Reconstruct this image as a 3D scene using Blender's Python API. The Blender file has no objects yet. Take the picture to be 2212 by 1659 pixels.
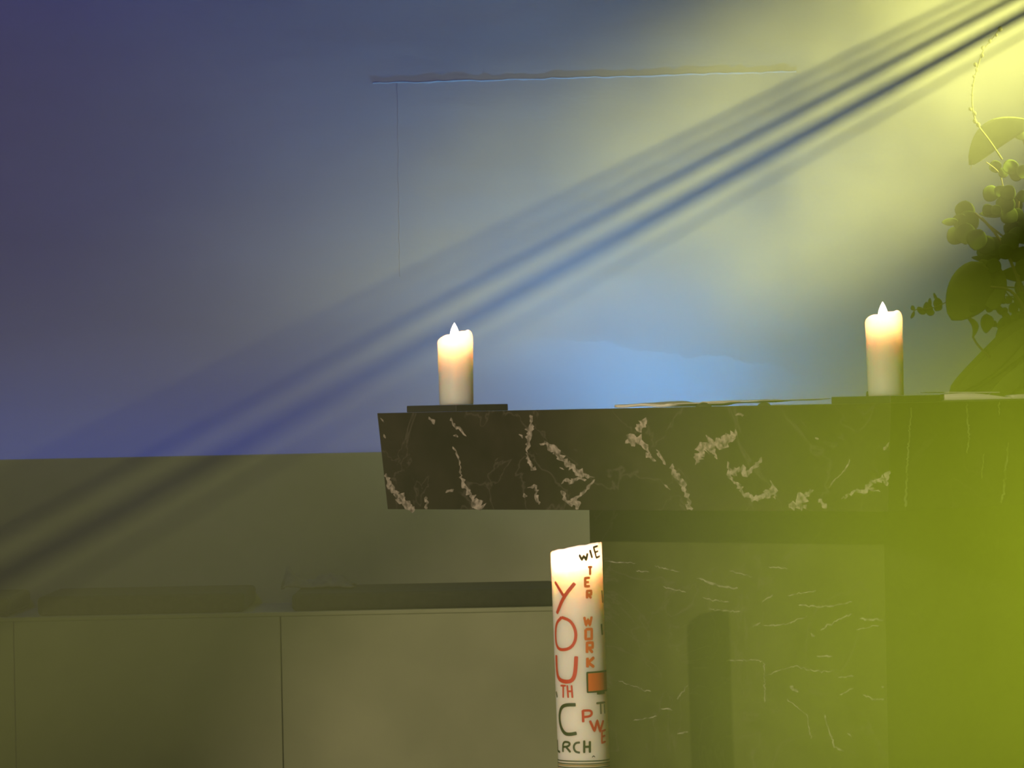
import bpy, bmesh, math, random
from mathutils import Vector, Matrix, noise

S = bpy.context.scene
COL = S.collection
R90 = math.radians(90)

# ------------------------------------------------------------------ camera
FPX = 9000.0                       # focal length in pixels of the 2212 wide frame
CAMZ = 0.955
PITCH = 52.0 / FPX
ROLL = math.radians(-1.15)
cd = bpy.data.cameras.new('camera')
cam = bpy.data.objects.new('camera', cd)
COL.objects.link(cam)
cd.sensor_fit = 'HORIZONTAL'
cd.sensor_width = 36.0
cd.lens = FPX / 2212.0 * 36.0
cd.clip_start = 0.05
cd.clip_end = 100
CM = Matrix.Translation((0, 0, CAMZ)) @ Matrix.Rotation(R90 + PITCH, 4, 'X') @ Matrix.Rotation(ROLL, 4, 'Z')
cam.matrix_world = CM
S.camera = cam

# ------------------------------------------------------------------ view / world
S.view_settings.view_transform = 'Standard'
S.view_settings.look = 'None'
S.view_settings.gamma = 1.0
S.view_settings.exposure = 0.0
S.view_settings.use_curve_mapping = False
W = bpy.data.worlds.new('world')
S.world = W
W.use_nodes = True
W.node_tree.nodes['Background'].inputs[0].default_value = (0.5, 0.5, 0.8, 1)
W.node_tree.nodes['Background'].inputs[1].default_value = 0.004
try:
    S.cycles.volume_bounces = 0
    S.cycles.volume_step_rate = 5.0
    S.cycles.max_bounces = 6
    S.cycles.diffuse_bounces = 2
    S.cycles.glossy_bounces = 2
    S.cycles.transparent_max_bounces = 16
    S.cycles.use_denoising = True
    S.cycles.sample_clamp_indirect = 4.0
    S.cycles.filter_width = 2.2
except Exception:
    pass


def ray(px, py):
    d = CM.to_3x3() @ Vector(((px - 1106.0) / FPX, -(py - 829.5) / FPX, -1.0))
    return d.normalized()


def at(px, py, Y):
    """world point seen at pixel (px, py) at distance Y in front of the camera plane"""
    d = ray(px, py)
    return Vector((0, 0, CAMZ)) + d * (Y / d.y)


def on_plane(px, py, p0, n):
    d = ray(px, py)
    o = Vector((0, 0, CAMZ))
    return o + d * ((p0 - o).dot(n) / d.dot(n))


# ------------------------------------------------------------------ lights
def aim(o, loc, target):
    o.location = loc
    o.rotation_euler = (Vector(target) - Vector(loc)).to_track_quat('-Z', 'Y').to_euler()


def spot(name, loc, target, power, color, half_deg, blend, radius):
    l = bpy.data.lights.new(name, 'SPOT')
    l.energy = power
    l.color = color
    l.spot_size = math.radians(half_deg * 2)
    l.spot_blend = blend
    l.shadow_soft_size = radius
    o = bpy.data.objects.new(name, l)
    COL.objects.link(o)
    aim(o, loc, target)
    return o


# yellow beam through the haze, from a spotlight hung high on the right behind the altar
BEAM_Y = 10.05
BEAM_SRC = at(4193, -1061, BEAM_Y)
BEAM_DIR = (at(1653, 362, BEAM_Y - 0.30) - BEAM_SRC).normalized()
spot('beam_light', BEAM_SRC, BEAM_SRC + BEAM_DIR, 13800, (1.0, 0.98, 0.25), 9.0, 1.0, 0.0038)

# green-yellow beam in front of the altar, from a low spotlight on the right
GREEN_SRC = Vector((3.0, 6.35, 0.66))
spot('green_light', GREEN_SRC, GREEN_SRC + Vector((-1.0, -0.01, 0.0)), 1330, (0.81, 1.0, 0.04), 17, 1.0, 0.02)

# white stage lamp in front on the left; throws the candle's shadow on the altar base
FRONT_DIR = Vector((-0.273, -0.596, 0.174)).normalized()
FRONT_SRC = Vector((0.116, 7.85, 0.70)) + FRONT_DIR * 5.2
spot('front_light', FRONT_SRC, (0.06, 8.2, 0.15), 920, (1.0, 0.79, 0.54), 14.0, 0.45, 0.03)

# blue light bar hidden behind the bench back, washing up the wall
def area(name, loc, target, sx, sy, power, color, spread=180):
    l = bpy.data.lights.new(name, 'AREA')
    l.shape = 'RECTANGLE'
    l.size = sx
    l.size_y = sy
    l.energy = power
    l.color = color
    l.spread = math.radians(spread)
    o = bpy.data.objects.new(name, l)
    COL.objects.link(o)
    aim(o, loc, target)
    return o


area('blue_wash', (-0.6, 11.15, 0.70), (-0.6, 11.36, 1.6), 2.6, 0.05, 1.6, (0.02, 0.12, 1.0))
spot('blue_uplight', (0.42, 11.15, 0.60), (0.42, 11.39, 1.3), 150, (0.06, 0.32, 0.77), 75, 1.0, 0.05)
# added violet fill under the ceiling, tinting the upper left of the wall
spot('violet_fill', (-2.2, 8.6, 4.2), (-0.75, 11.4, 1.75), 115, (0.12, 0.11, 1.0), 26, 1.0, 0.1)
spot('blue_flood', (0.32, 9.75, 0.84), (0.25, 11.4, 1.75), 27, (0.58, 0.68, 0.75), 44, 1.0, 0.04)

# ------------------------------------------------------------------ helpers
def new_mat(name):
    m = bpy.data.materials.new(name)
    m.use_nodes = True
    return m, m.node_tree.nodes, m.node_tree.links, m.node_tree.nodes['Principled BSDF']


def noise_mat(name, c1, c2, scale=8.0, rough=0.6, bump=0.0, bscale=None, stretch=(1, 1, 1), spec=0.4, detail=6):
    m, n, l, b = new_mat(name)
    tc = n.new('ShaderNodeTexCoord')
    mp = n.new('ShaderNodeMapping')
    mp.inputs['Scale'].default_value = stretch
    l.new(tc.outputs['Object'], mp.inputs['Vector'])
    t = n.new('ShaderNodeTexNoise')
    t.inputs['Scale'].default_value = scale
    t.inputs['Detail'].default_value = detail
    l.new(mp.outputs[0], t.inputs['Vector'])
    r = n.new('ShaderNodeValToRGB')
    r.color_ramp.elements[0].position = 0.35
    r.color_ramp.elements[1].position = 0.65
    r.color_ramp.elements[0].color = (*c1, 1)
    r.color_ramp.elements[1].color = (*c2, 1)
    l.new(t.outputs['Fac'], r.inputs[0])
    l.new(r.outputs[0], b.inputs['Base Color'])
    b.inputs['Roughness'].default_value = rough
    b.inputs['Specular IOR Level'].default_value = spec
    if bump:
        t2 = n.new('ShaderNodeTexNoise')
        t2.inputs['Scale'].default_value = bscale or scale * 3
        t2.inputs['Detail'].default_value = 5
        l.new(mp.outputs[0], t2.inputs['Vector'])
        bp = n.new('ShaderNodeBump')
        bp.inputs['Strength'].default_value = 1.0
        bp.inputs['Distance'].default_value = bump
        l.new(t2.outputs['Fac'], bp.inputs['Height'])
        l.new(bp.outputs[0], b.inputs['Normal'])
    return m


M_WALL = noise_mat('plaster', (0.60, 0.60, 0.60), (0.68, 0.68, 0.67), 1.3, 0.9, 0.005, 4.0, (0.7, 1, 2.2), 0.1)
M_SIDE = noise_mat('dark_side_wall', (0.10, 0.10, 0.10), (0.13, 0.13, 0.13), 2, 0.9)
M_FLOOR = noise_mat('stone_floor', (0.05, 0.05, 0.05), (0.08, 0.08, 0.075), 3, 0.6)
M_PANEL = noise_mat('bench_board', (0.32, 0.35, 0.20), (0.38, 0.41, 0.24), 5, 0.7, 0.0)
M_SEAT = noise_mat('bench_seat', (0.32, 0.35, 0.20), (0.36, 0.39, 0.23), 6, 0.6)
M_CUSH = noise_mat('cushion_fabric', (0.022, 0.027, 0.016), (0.034, 0.040, 0.024), 60, 0.95)
M_CLOTH = noise_mat('grey_cloth', (0.17, 0.17, 0.12), (0.22, 0.22, 0.15), 30, 0.95)
M_SLATE = noise_mat('slate', (0.018, 0.018, 0.020), (0.03, 0.03, 0.032), 25, 0.5, 0.0004, 60)
M_VEIN = noise_mat('marble_vein', (0.10, 0.09, 0.075), (0.46, 0.41, 0.36), 110, 0.4, detail=8)
M_VEIN2 = noise_mat('marble_fine_vein', (0.09, 0.09, 0.07), (0.42, 0.42, 0.34), 60, 0.4)
M_PAPER = noise_mat('paper', (0.78, 0.76, 0.70), (0.84, 0.82, 0.76), 20, 0.8)
M_COVER = noise_mat('book_cover', (0.02, 0.022, 0.015), (0.03, 0.032, 0.02), 30, 0.7)
M_LEAF = noise_mat('leaf', (0.08, 0.12, 0.015), (0.12, 0.155, 0.02), 14, 0.8, 0.0006, 40)
M_LEAF2 = noise_mat('small_leaf', (0.045, 0.075, 0.012), (0.07, 0.10, 0.018), 20, 0.85, spec=0.1)
M_STEM = noise_mat('stem', (0.09, 0.08, 0.03), (0.14, 0.12, 0.04), 20, 0.7)
M_BUD = noise_mat('bud', (0.05, 0.055, 0.008), (0.07, 0.07, 0.01), 30, 0.9)
M_VASE = noise_mat('vase_glaze', (0.10, 0.10, 0.11), (0.14, 0.14, 0.15), 10, 0.3)
M_METAL = noise_mat('black_metal', (0.015, 0.015, 0.015), (0.02, 0.02, 0.02), 20, 0.5)
M_BRASS = noise_mat('dark_brass', (0.10, 0.075, 0.03), (0.14, 0.10, 0.04), 20, 0.4)
M_WICK = noise_mat('wick', (0.01, 0.008, 0.006), (0.02, 0.015, 0.01), 50, 0.9)


def flat(name, c, rough=0.6):
    m, n, l, b = new_mat(name)
    t = n.new('ShaderNodeTexNoise')
    t.inputs['Scale'].default_value = 120
    mx = n.new('ShaderNodeMixRGB')
    mx.inputs[1].default_value = (*c, 1)
    mx.inputs[2].default_value = (c[0] * 0.8, c[1] * 0.8, c[2] * 0.8, 1)
    l.new(t.outputs['Fac'], mx.inputs[0])
    l.new(mx.outputs[0], b.inputs['Base Color'])
    b.inputs['Roughness'].default_value = rough
    return m


M_RED = flat('red_wax', (0.62, 0.045, 0.02))
M_ORANGE = flat('orange_wax', (0.75, 0.16, 0.03))
M_GREEN = flat('green_wax', (0.035, 0.06, 0.012))
M_BLACK = flat('black_wax', (0.012, 0.012, 0.010))
M_GREY = flat('grey_wax', (0.13, 0.13, 0.08))
M_GOLD = flat('gold_wax', (0.40, 0.27, 0.06), 0.4)


def marble(name='dark_marble', c1=(0.012, 0.009, 0.007), c2=(0.030, 0.023, 0.018)):
    m, n, l, b = new_mat(name)
    tc = n.new('ShaderNodeTexCoord')
    t = n.new('ShaderNodeTexNoise')
    t.inputs['Scale'].default_value = 9
    t.inputs['Detail'].default_value = 8
    t.inputs['Distortion'].default_value = 0.6
    l.new(tc.outputs['Object'], t.inputs['Vector'])
    r = n.new('ShaderNodeValToRGB')
    e = r.color_ramp.elements
    e[0].position = 0.35
    e[0].color = (*c1, 1)
    e[1].position = 0.7
    e[1].color = (*c2, 1)
    l.new(t.outputs['Fac'], r.inputs[0])
    # hair-thin faint veins
    t2 = n.new('ShaderNodeTexNoise')
    t2.inputs['Scale'].default_value = 4.0
    t2.inputs['Detail'].default_value = 7
    t2.inputs['Distortion'].default_value = 1.5
    l.new(tc.outputs['Object'], t2.inputs['Vector'])
    r2 = n.new('ShaderNodeValToRGB')
    e = r2.color_ramp.elements
    e[0].position = 0.490
    e[0].color = (0, 0, 0, 1)
    e[1].position = 0.510
    e[1].color = (0, 0, 0, 1)
    k = e.new(0.5)
    k.color = (0.35, 0.35, 0.35, 1)
    l.new(t2.outputs['Fac'], r2.inputs[0])
    mx = n.new('ShaderNodeMixRGB')
    l.new(r2.outputs[0], mx.inputs[0])
    l.new(r.outputs[0], mx.inputs[1])
    mx.inputs[2].default_value = (0.16, 0.14, 0.12, 1)
    l.new(mx.outputs[0], b.inputs['Base Color'])
    b.inputs['Roughness'].default_value = 0.45
    b.inputs['Specular IOR Level'].default_value = 0.3
    return m


M_MARBLE = marble()
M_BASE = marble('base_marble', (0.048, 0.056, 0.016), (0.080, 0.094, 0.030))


def wax(name, scale, col=(0.985, 0.865, 0.80)):
    m, n, l, b = new_mat(name)
    t = n.new('ShaderNodeTexNoise')
    t.inputs['Scale'].default_value = 30
    mx = n.new('ShaderNodeMixRGB')
    mx.inputs[1].default_value = (*col, 1)
    mx.inputs[2].default_value = (col[0] * 0.97, col[1] * 0.96, col[2] * 0.94, 1)
    l.new(t.outputs['Fac'], mx.inputs[0])
    l.new(mx.outputs[0], b.inputs['Base Color'])
    b.inputs['Roughness'].default_value = 0.45
    b.inputs['Specular IOR Level'].default_value = 0.25
    b.inputs['Subsurface Weight'].default_value = 1.0
    b.inputs['Subsurface Radius'].default_value = (1.0, 0.72, 0.50)
    b.inputs['Subsurface Scale'].default_value = scale
    return m


M_WAX = wax("candle_wax", 0.075)
M_WAX2 = wax('large_candle_wax', 0.075)


def flame_mat():
    m = bpy.data.materials.new('flame')
    m.use_nodes = True
    n, l = m.node_tree.nodes, m.node_tree.links
    n.clear()
    o = n.new('ShaderNodeOutputMaterial')
    a = n.new('ShaderNodeAddShader')
    t = n.new('ShaderNodeBsdfTransparent')
    e = n.new('ShaderNodeEmission')
    e.inputs[0].default_value = (1.0, 0.82, 0.70, 1)
    e.inputs[1].default_value = 6.0
    l.new(t.outputs[0], a.inputs[0])
    l.new(e.outputs[0], a.inputs[1])
    l.new(a.outputs[0], o.inputs[0])
    return m


M_FLAME = flame_mat()


def obj(name, verts, faces, mats, parent=None, smooth=False, midx=None):
    me = bpy.data.meshes.new(name)
    me.from_pydata([tuple(v) for v in verts], [], faces)
    if not isinstance(mats, (list, tuple)):
        mats = [mats]
    for m in mats:
        me.materials.append(m)
    if midx:
        for p, i in zip(me.polygons, midx):
            p.material_index = i
    bm = bmesh.new()
    bm.from_mesh(me)
    if not midx:
        bmesh.ops.recalc_face_normals(bm, faces=bm.faces)
    bm.to_mesh(me)
    bm.free()
    if smooth:
        for p in me.polygons:
            p.use_smooth = True
    me.update()
    o = bpy.data.objects.new(name, me)
    COL.objects.link(o)
    if parent:
        o.parent = parent
    return o


def bev(o, w, seg=2):
    m = o.modifiers.new('bevel', 'BEVEL')
    m.width = w
    m.segments = seg
    m.limit_method = 'ANGLE'
    return o


def thing(name, label, cat, loc=(0, 0, 0), rotz=0.0, group=None):
    o = bpy.data.objects.new(name, None)
    o.empty_display_size = 0.05
    COL.objects.link(o)
    o.location = loc
    o.rotation_euler = (0, 0, rotz)
    return tag(o, label, cat, group)


def tag(o, label, cat, group=None, kind=None):
    o['label'] = label
    o['category'] = cat
    if group:
        o['group'] = group
    if kind:
        o['kind'] = kind
    return o


def struct(o, label=None, cat=None):
    o['kind'] = 'structure'
    if label:
        o['label'] = label
        o['category'] = cat
    return o


def box(x0, x1, y0, y1, z0, z1):
    v = [(x, y, z) for z in (z0, z1) for y in (y0, y1) for x in (x0, x1)]
    f = [(0, 2, 3, 1), (4, 5, 7, 6), (0, 1, 5, 4), (2, 6, 7, 3), (0, 4, 6, 2), (1, 3, 7, 5)]
    return v, f


def boxobj(name, x0, x1, y0, y1, z0, z1, mat, parent=None, bevel=0.0):
    v, f = box(x0, x1, y0, y1, z0, z1)
    o = obj(name, v, f, mat, parent)
    if bevel:
        bev(o, bevel)
    return o


def lathe(prof, seg=48, fz=None, closed_top=True, closed_bottom=True):
    """prof: (r, z) from bottom to top; fz(x, y, z, i) -> z lets the top tilt"""
    v, f = [], []
    for i, (r, z) in enumerate(prof):
        for k in range(seg):
            a = 2 * math.pi * k / seg
            x, y = r * math.cos(a), r * math.sin(a)
            v.append((x, y, fz(x, y, z, i) if fz else z))
    for i in range(len(prof) - 1):
        for k in range(seg):
            k2 = (k + 1) % seg
            f.append((i * seg + k, i * seg + k2, (i + 1) * seg + k2, (i + 1) * seg + k))
    if closed_bottom:
        f.append(tuple(range(seg - 1, -1, -1)))
    if closed_top:
        b = (len(prof) - 1) * seg
        f.append(tuple(range(b, b + seg)))
    return v, f


def tube(pts, r0, r1=None, seg=8):
    r1 = r0 if r1 is None else r1
    v, f = [], []
    n = len(pts)
    pts = [Vector(p) for p in pts]
    for i, p in enumerate(pts):
        t = (pts[min(i + 1, n - 1)] - pts[max(i - 1, 0)]).normalized()
        u = t.orthogonal().normalized() if abs(t.y) > 0.95 else t.cross(Vector((0, 1, 0))).normalized()
        w = t.cross(u)
        r = r0 + (r1 - r0) * i / max(1, n - 1)
        for k in range(seg):
            a = 2 * math.pi * k / seg
            v.append(p + (u * math.cos(a) + w * math.sin(a)) * r)
    for i in range(n - 1):
        for k in range(seg):
            k2 = (k + 1) % seg
            f.append((i * seg + k, i * seg + k2, (i + 1) * seg + k2, (i + 1) * seg + k))
    f.append(tuple(range(seg - 1, -1, -1)))
    f.append(tuple(range((n - 1) * seg, n * seg)))
    return v, f


def merge(*parts):
    V, F = [], []
    for v, f in parts:
        b = len(V)
        V += list(v)
        F += [tuple(i + b for i in q) for q in f]
    return V, F


# ------------------------------------------------------------------ the room
WALL_Y = 11.4
XL, XR, YB, ZT = -5.0, 5.0, -5.0, 4.6
struct(boxobj('floor', XL, XR, YB, WALL_Y, -0.1, 0.0, M_FLOOR))
struct(boxobj('ceiling', XL, XR, YB, WALL_Y, ZT, ZT + 0.1, M_SIDE))
struct(boxobj('wall_left', XL - 0.1, XL, YB, WALL_Y, 0, ZT, M_SIDE))
struct(boxobj('wall_right', XR, XR + 0.1, YB, WALL_Y, 0, ZT, M_SIDE))
struct(boxobj('wall_front', XL, XR, YB - 0.1, YB, 0, ZT, M_SIDE))
struct(boxobj('wall_back', XL, XR, WALL_Y, WALL_Y + 0.15, 0, ZT, M_WALL))

# plaster ridge on the back wall (outline of a filled-in opening) and small plaster crumbs
rnd = random.Random(4)


def ridge(name, pts, w, d):
    v, f = [], []
    n = len(pts)
    for i, p in enumerate(pts):
        a = pts[min(i + 1, n - 1)] - pts[max(i - 1, 0)]
        t = a.normalized()
        u = Vector((-t.z, 0, t.x))
        k = w * (0.5 + 0.8 * rnd.random())
        v += [p + u * k * 0.3, p + Vector((0, -d * (0.6 + 0.6 * rnd.random()), 0)) + u * k * 0.2, p - u * k]
    for i in range(n - 1):
        for k in range(2):
            f.append((i * 3 + k, i * 3 + k + 1, i * 3 + 3 + k + 1, i * 3 + 3 + k))
    return obj(name, v, f, M_WALL)


pts = []
for i in range(60):
    t = i / 59.0
    px = 805 + (1720 - 805) * t
    pts.append(at(px, 180 - 26 * t + rnd.uniform(-1.5, 1.5), WALL_Y))
struct(ridge('trim_1', pts, 0.0030, 0.0045))
pts = [at(858 + 6 * i / 30.0 + rnd.uniform(-1, 1), 178 + 420 * i / 30.0, WALL_Y) for i in range(31)]
struct(ridge('trim_2', pts, 0.002, 0.0012))

# thicker coat of plaster with a ragged upper edge, low on the wall behind the altar
V, F = [], []
NX, ROWS = 110, [(0.0, 0.0), (0.5, 0.5), (0.85, 0.85), (1.0, 1.0), (1.12, 0.72), (1.3, 0.36), (1.55, 0.1), (1.8, -0.05)]
for i in range(NX + 1):
    t = i / NX
    px = 1000 + 900 * t
    top = 720 + 70 * t + 60 * max(0, t - 0.4) + 6 * math.sin(17 * t) + 4 * math.sin(47 * t + 1) + rnd.uniform(-3, 3)
    ends = min(1, 3 * t, 3 * (1 - t))
    for q, dd in ROWS:
        p = at(px, 915 + (top - 915) * q, WALL_Y)
        p.y -= 0.0065 * ends * dd - 0.0002 if dd <= 0 else 0.0065 * ends * dd
        V.append(p)
NR = len(ROWS)
for i in range(NX):
    for j in range(NR - 1):
        k = i * NR + j
        F.append((k, k + NR, k + NR + 1, k + 1))
struct(obj('trim_3', V, F, M_WALL))

# ------------------------------------------------------------------ bench along the back wall
BF = 10.5           # bench front
BB = 11.0           # bench back board
seat_z = at(300, 1328, BF).z
back_z = at(400, 985, BB).z
bx0 = -3.0
seam = [at(p, 1400, BF).x for p in (30, 607)]
step = seam[1] - seam[0]
bx1 = seam[1] + step * 1.9
bench = thing('bench', 'long grey panelled bench with a high back against the blue wall', 'bench', (bx0, BF, 0))


def off(o, base):
    o.location = -Vector(base)
    return o


bb = (bx0, BF, 0)
off(boxobj('backrest', bx0, bx1, BB, BB + 0.04, 0.0, back_z, M_PANEL, bench, 0.003), bb)
off(boxobj('seat', bx0, bx1, BF - 0.0005, BB, seat_z - 0.012, seat_z, M_SEAT, bench, 0.003), bb)
xs = [bx0, seam[0] - 2 * step, seam[0] - step, seam[0], seam[1], seam[1] + step * 1.045, bx1]
for a, b in zip(xs[:-1], xs[1:]):
    off(boxobj('front_panel', a + 0.0015, b - 0.0015, BF, BF + 0.02, 0.0, seat_z - 0.0122, M_PANEL, bench, 0.001), bb)


def cushion(px0, px1, label, thick):
    a, b = at(px0, 1310, BF + 0.05).x, at(px1, 1310, BF + 0.05).x
    o = boxobj('seat_cushion', a, b, BF + 0.015, BB - 0.01, seat_z + 0.0005, seat_z + thick, M_CUSH, None, 0.012)
    o.modifiers['bevel'].segments = 4
    return tag(o, label, 'cushion', 'seat cushions on the bench')


cushion(-470, 23, 'dark seat cushion cut off by the left edge of the picture', 0.05)
cushion(84, 530, 'dark seat cushion lying alone between two bare gaps on the bench', 0.05)
cushion(632, 1200, 'dark seat cushion partly hidden behind the tall painted candle', 0.045)

# folded cloth left on the right-hand cushion
g = []
ny, nx = 8, 24
c0, c1 = at(612, 1265, BB - 0.2).x, at(762, 1265, BB - 0.2).x
prof = [0.002, 0.050, 0.038, 0.028, 0.018, 0.016, 0.018, 0.026, 0.032, 0.031, 0.029, 0.026, 0.012, 0.003]
for j in range(ny + 1):
    for i in range(nx + 1):
        t = i / nx
        q = t * (len(prof) - 1)
        k = min(int(q), len(prof) - 2)
        h = prof[k] + (prof[k + 1] - prof[k]) * (q - k)
        s = math.sin(math.pi * j / ny)
        g.append((c0 + (c1 - c0) * t + 0.006 * math.sin(j * 1.3), BB - 0.28 + 0.2 * j / ny,
                  seat_z + 0.0465 + h * (0.15 + 0.85 * s) * (1 + 0.15 * math.sin(i * 1.7 + j))))
f = [(j * (nx + 1) + i, j * (nx + 1) + i + 1, (j + 1) * (nx + 1) + i + 1, (j + 1) * (nx + 1) + i) for j in range(ny) for i in range(nx)]
o = obj('folded_cloth', g, f, M_CLOTH, None, True)
sm = o.modifiers.new('solid', 'SOLIDIFY')
sm.thickness = 0.003
tag(o, 'crumpled dark cloth lying on the cushion nearest the candle', 'cloth')

# blue light bar behind the bench back (hidden from the front)
lb = thing('light_bar', 'slim black light bar standing behind the bench back', 'lamp', (-0.6, 11.2, 0))
o = boxobj('housing', -1.3, 1.3, -0.05, 0.05, 0.60, 0.66, M_METAL, lb, 0.004)
for sx in (-1.1, 1.1):
    boxobj('foot', sx - 0.02, sx + 0.02, -0.05, 0.05, 0.0, 0.60, M_METAL, lb)

# ------------------------------------------------------------------ altar
TOPZ = 0.950
Rc = at(1925, 871, 7.70)
Lc = at(815, 895, 8.70)
Rc.z = Lc.z = 0
ex = (Lc - Rc).normalized()                # along the visible front, leftwards and away
ey = Vector((-ex.y, ex.x, 0))              # candidate for into the altar
if ey.y < 0:
    ey = -ey
LEN = (Lc - Rc).length                     # 1.40 m
DEP = 1.40
THK = 0.2005
altar = thing('altar', 'massive dark veined marble altar carrying the two lit white candles', 'altar', (Rc + ex * LEN / 2 + ey * DEP / 2))
AO = altar.location.copy()


def A(u, w, z):
    """point on the altar: u along the front from the near corner, w into it, z up"""
    return Rc + ex * u + ey * w + Vector((0, 0, z)) - AO


def ribbon(pts, widths, p0, n, lift=0.0003, jit=0.25, seed=0):
    """irregular vein patch lying on a plane, drawn through picture points"""
    rr = random.Random(seed)
    P, Wd = [], []
    for i in range(len(pts) - 1):
        a, b = pts[i], pts[i + 1]
        L = math.hypot(b[0] - a[0], b[1] - a[1])
        m = max(2, int(L / 4))
        for k in range(m):
            t = k / m
            P.append((a[0] + (b[0] - a[0]) * t + rr.gauss(0, 1.1), a[1] + (b[1] - a[1]) * t + rr.gauss(0, 1.1)))
            Wd.append(widths[i] + (widths[i + 1] - widths[i]) * t)
    P.append(pts[-1])
    Wd.append(widths[-1])
    v, f = [], []
    N = len(P)
    for i in range(N):
        a, b = P[max(0, i - 1)], P[min(N - 1, i + 1)]
        dx, dy = b[0] - a[0], b[1] - a[1]
        L = math.hypot(dx, dy) or 1
        nx_, ny_ = -dy / L, dx / L
        taper = 0.25 if i in (0, N - 1) else 1.0
        for s in (1, -1):
            w = Wd[i] * 0.5 * taper * (1 + rr.uniform(-jit, jit) * 2)
            q = on_plane(P[i][0] + nx_ * w * s, P[i][1] + ny_ * w * s, p0, n) + n * lift
            v.append(q - AO)
    for i in range(N - 1):
        f.append((2 * i, 2 * i + 1, 2 * i + 3, 2 * i + 2))
    return v, f


def prism8(c):
    f = [(0, 3, 2, 1), (4, 5, 6, 7), (0, 1, 5, 4), (1, 2, 6, 5), (2, 3, 7, 6), (3, 0, 4, 7)]
    return c, f


# slab, undercut a little towards the bottom
ta, tb, tc_ = 0.020, 0.006, 0.018
slab_c = [A(tc_, tb, TOPZ - THK), A(LEN - ta, tb, TOPZ - THK), A(LEN - ta, DEP - 0.01, TOPZ - THK), A(tc_, DEP - 0.01, TOPZ - THK),
          A(0, 0, TOPZ), A(LEN, 0, TOPZ), A(LEN, DEP, TOPZ), A(0, DEP, TOPZ)]
V, F = prism8(slab_c)
# orientation: make the quads face outwards
cen = sum(V, Vector()) / 8
F2 = []
for q in F:
    a, b, c = V[q[0]], V[q[1]], V[q[2]]
    nn = (b - a).cross(c - a)
    F2.append(q if nn.dot((a + c) / 2 - cen) > 0 else tuple(reversed(q)))
F = F2
mi = [0] * 6


def plane_of(a, b, c):
    n = (b - a).cross(c - a).normalized()
    if n.y > 0:
        n = -n
    return a + AO, n


fp, fn = plane_of(slab_c[0], slab_c[1], slab_c[5])
rp, rn = plane_of(slab_c[0], slab_c[3], slab_c[7])

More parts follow.
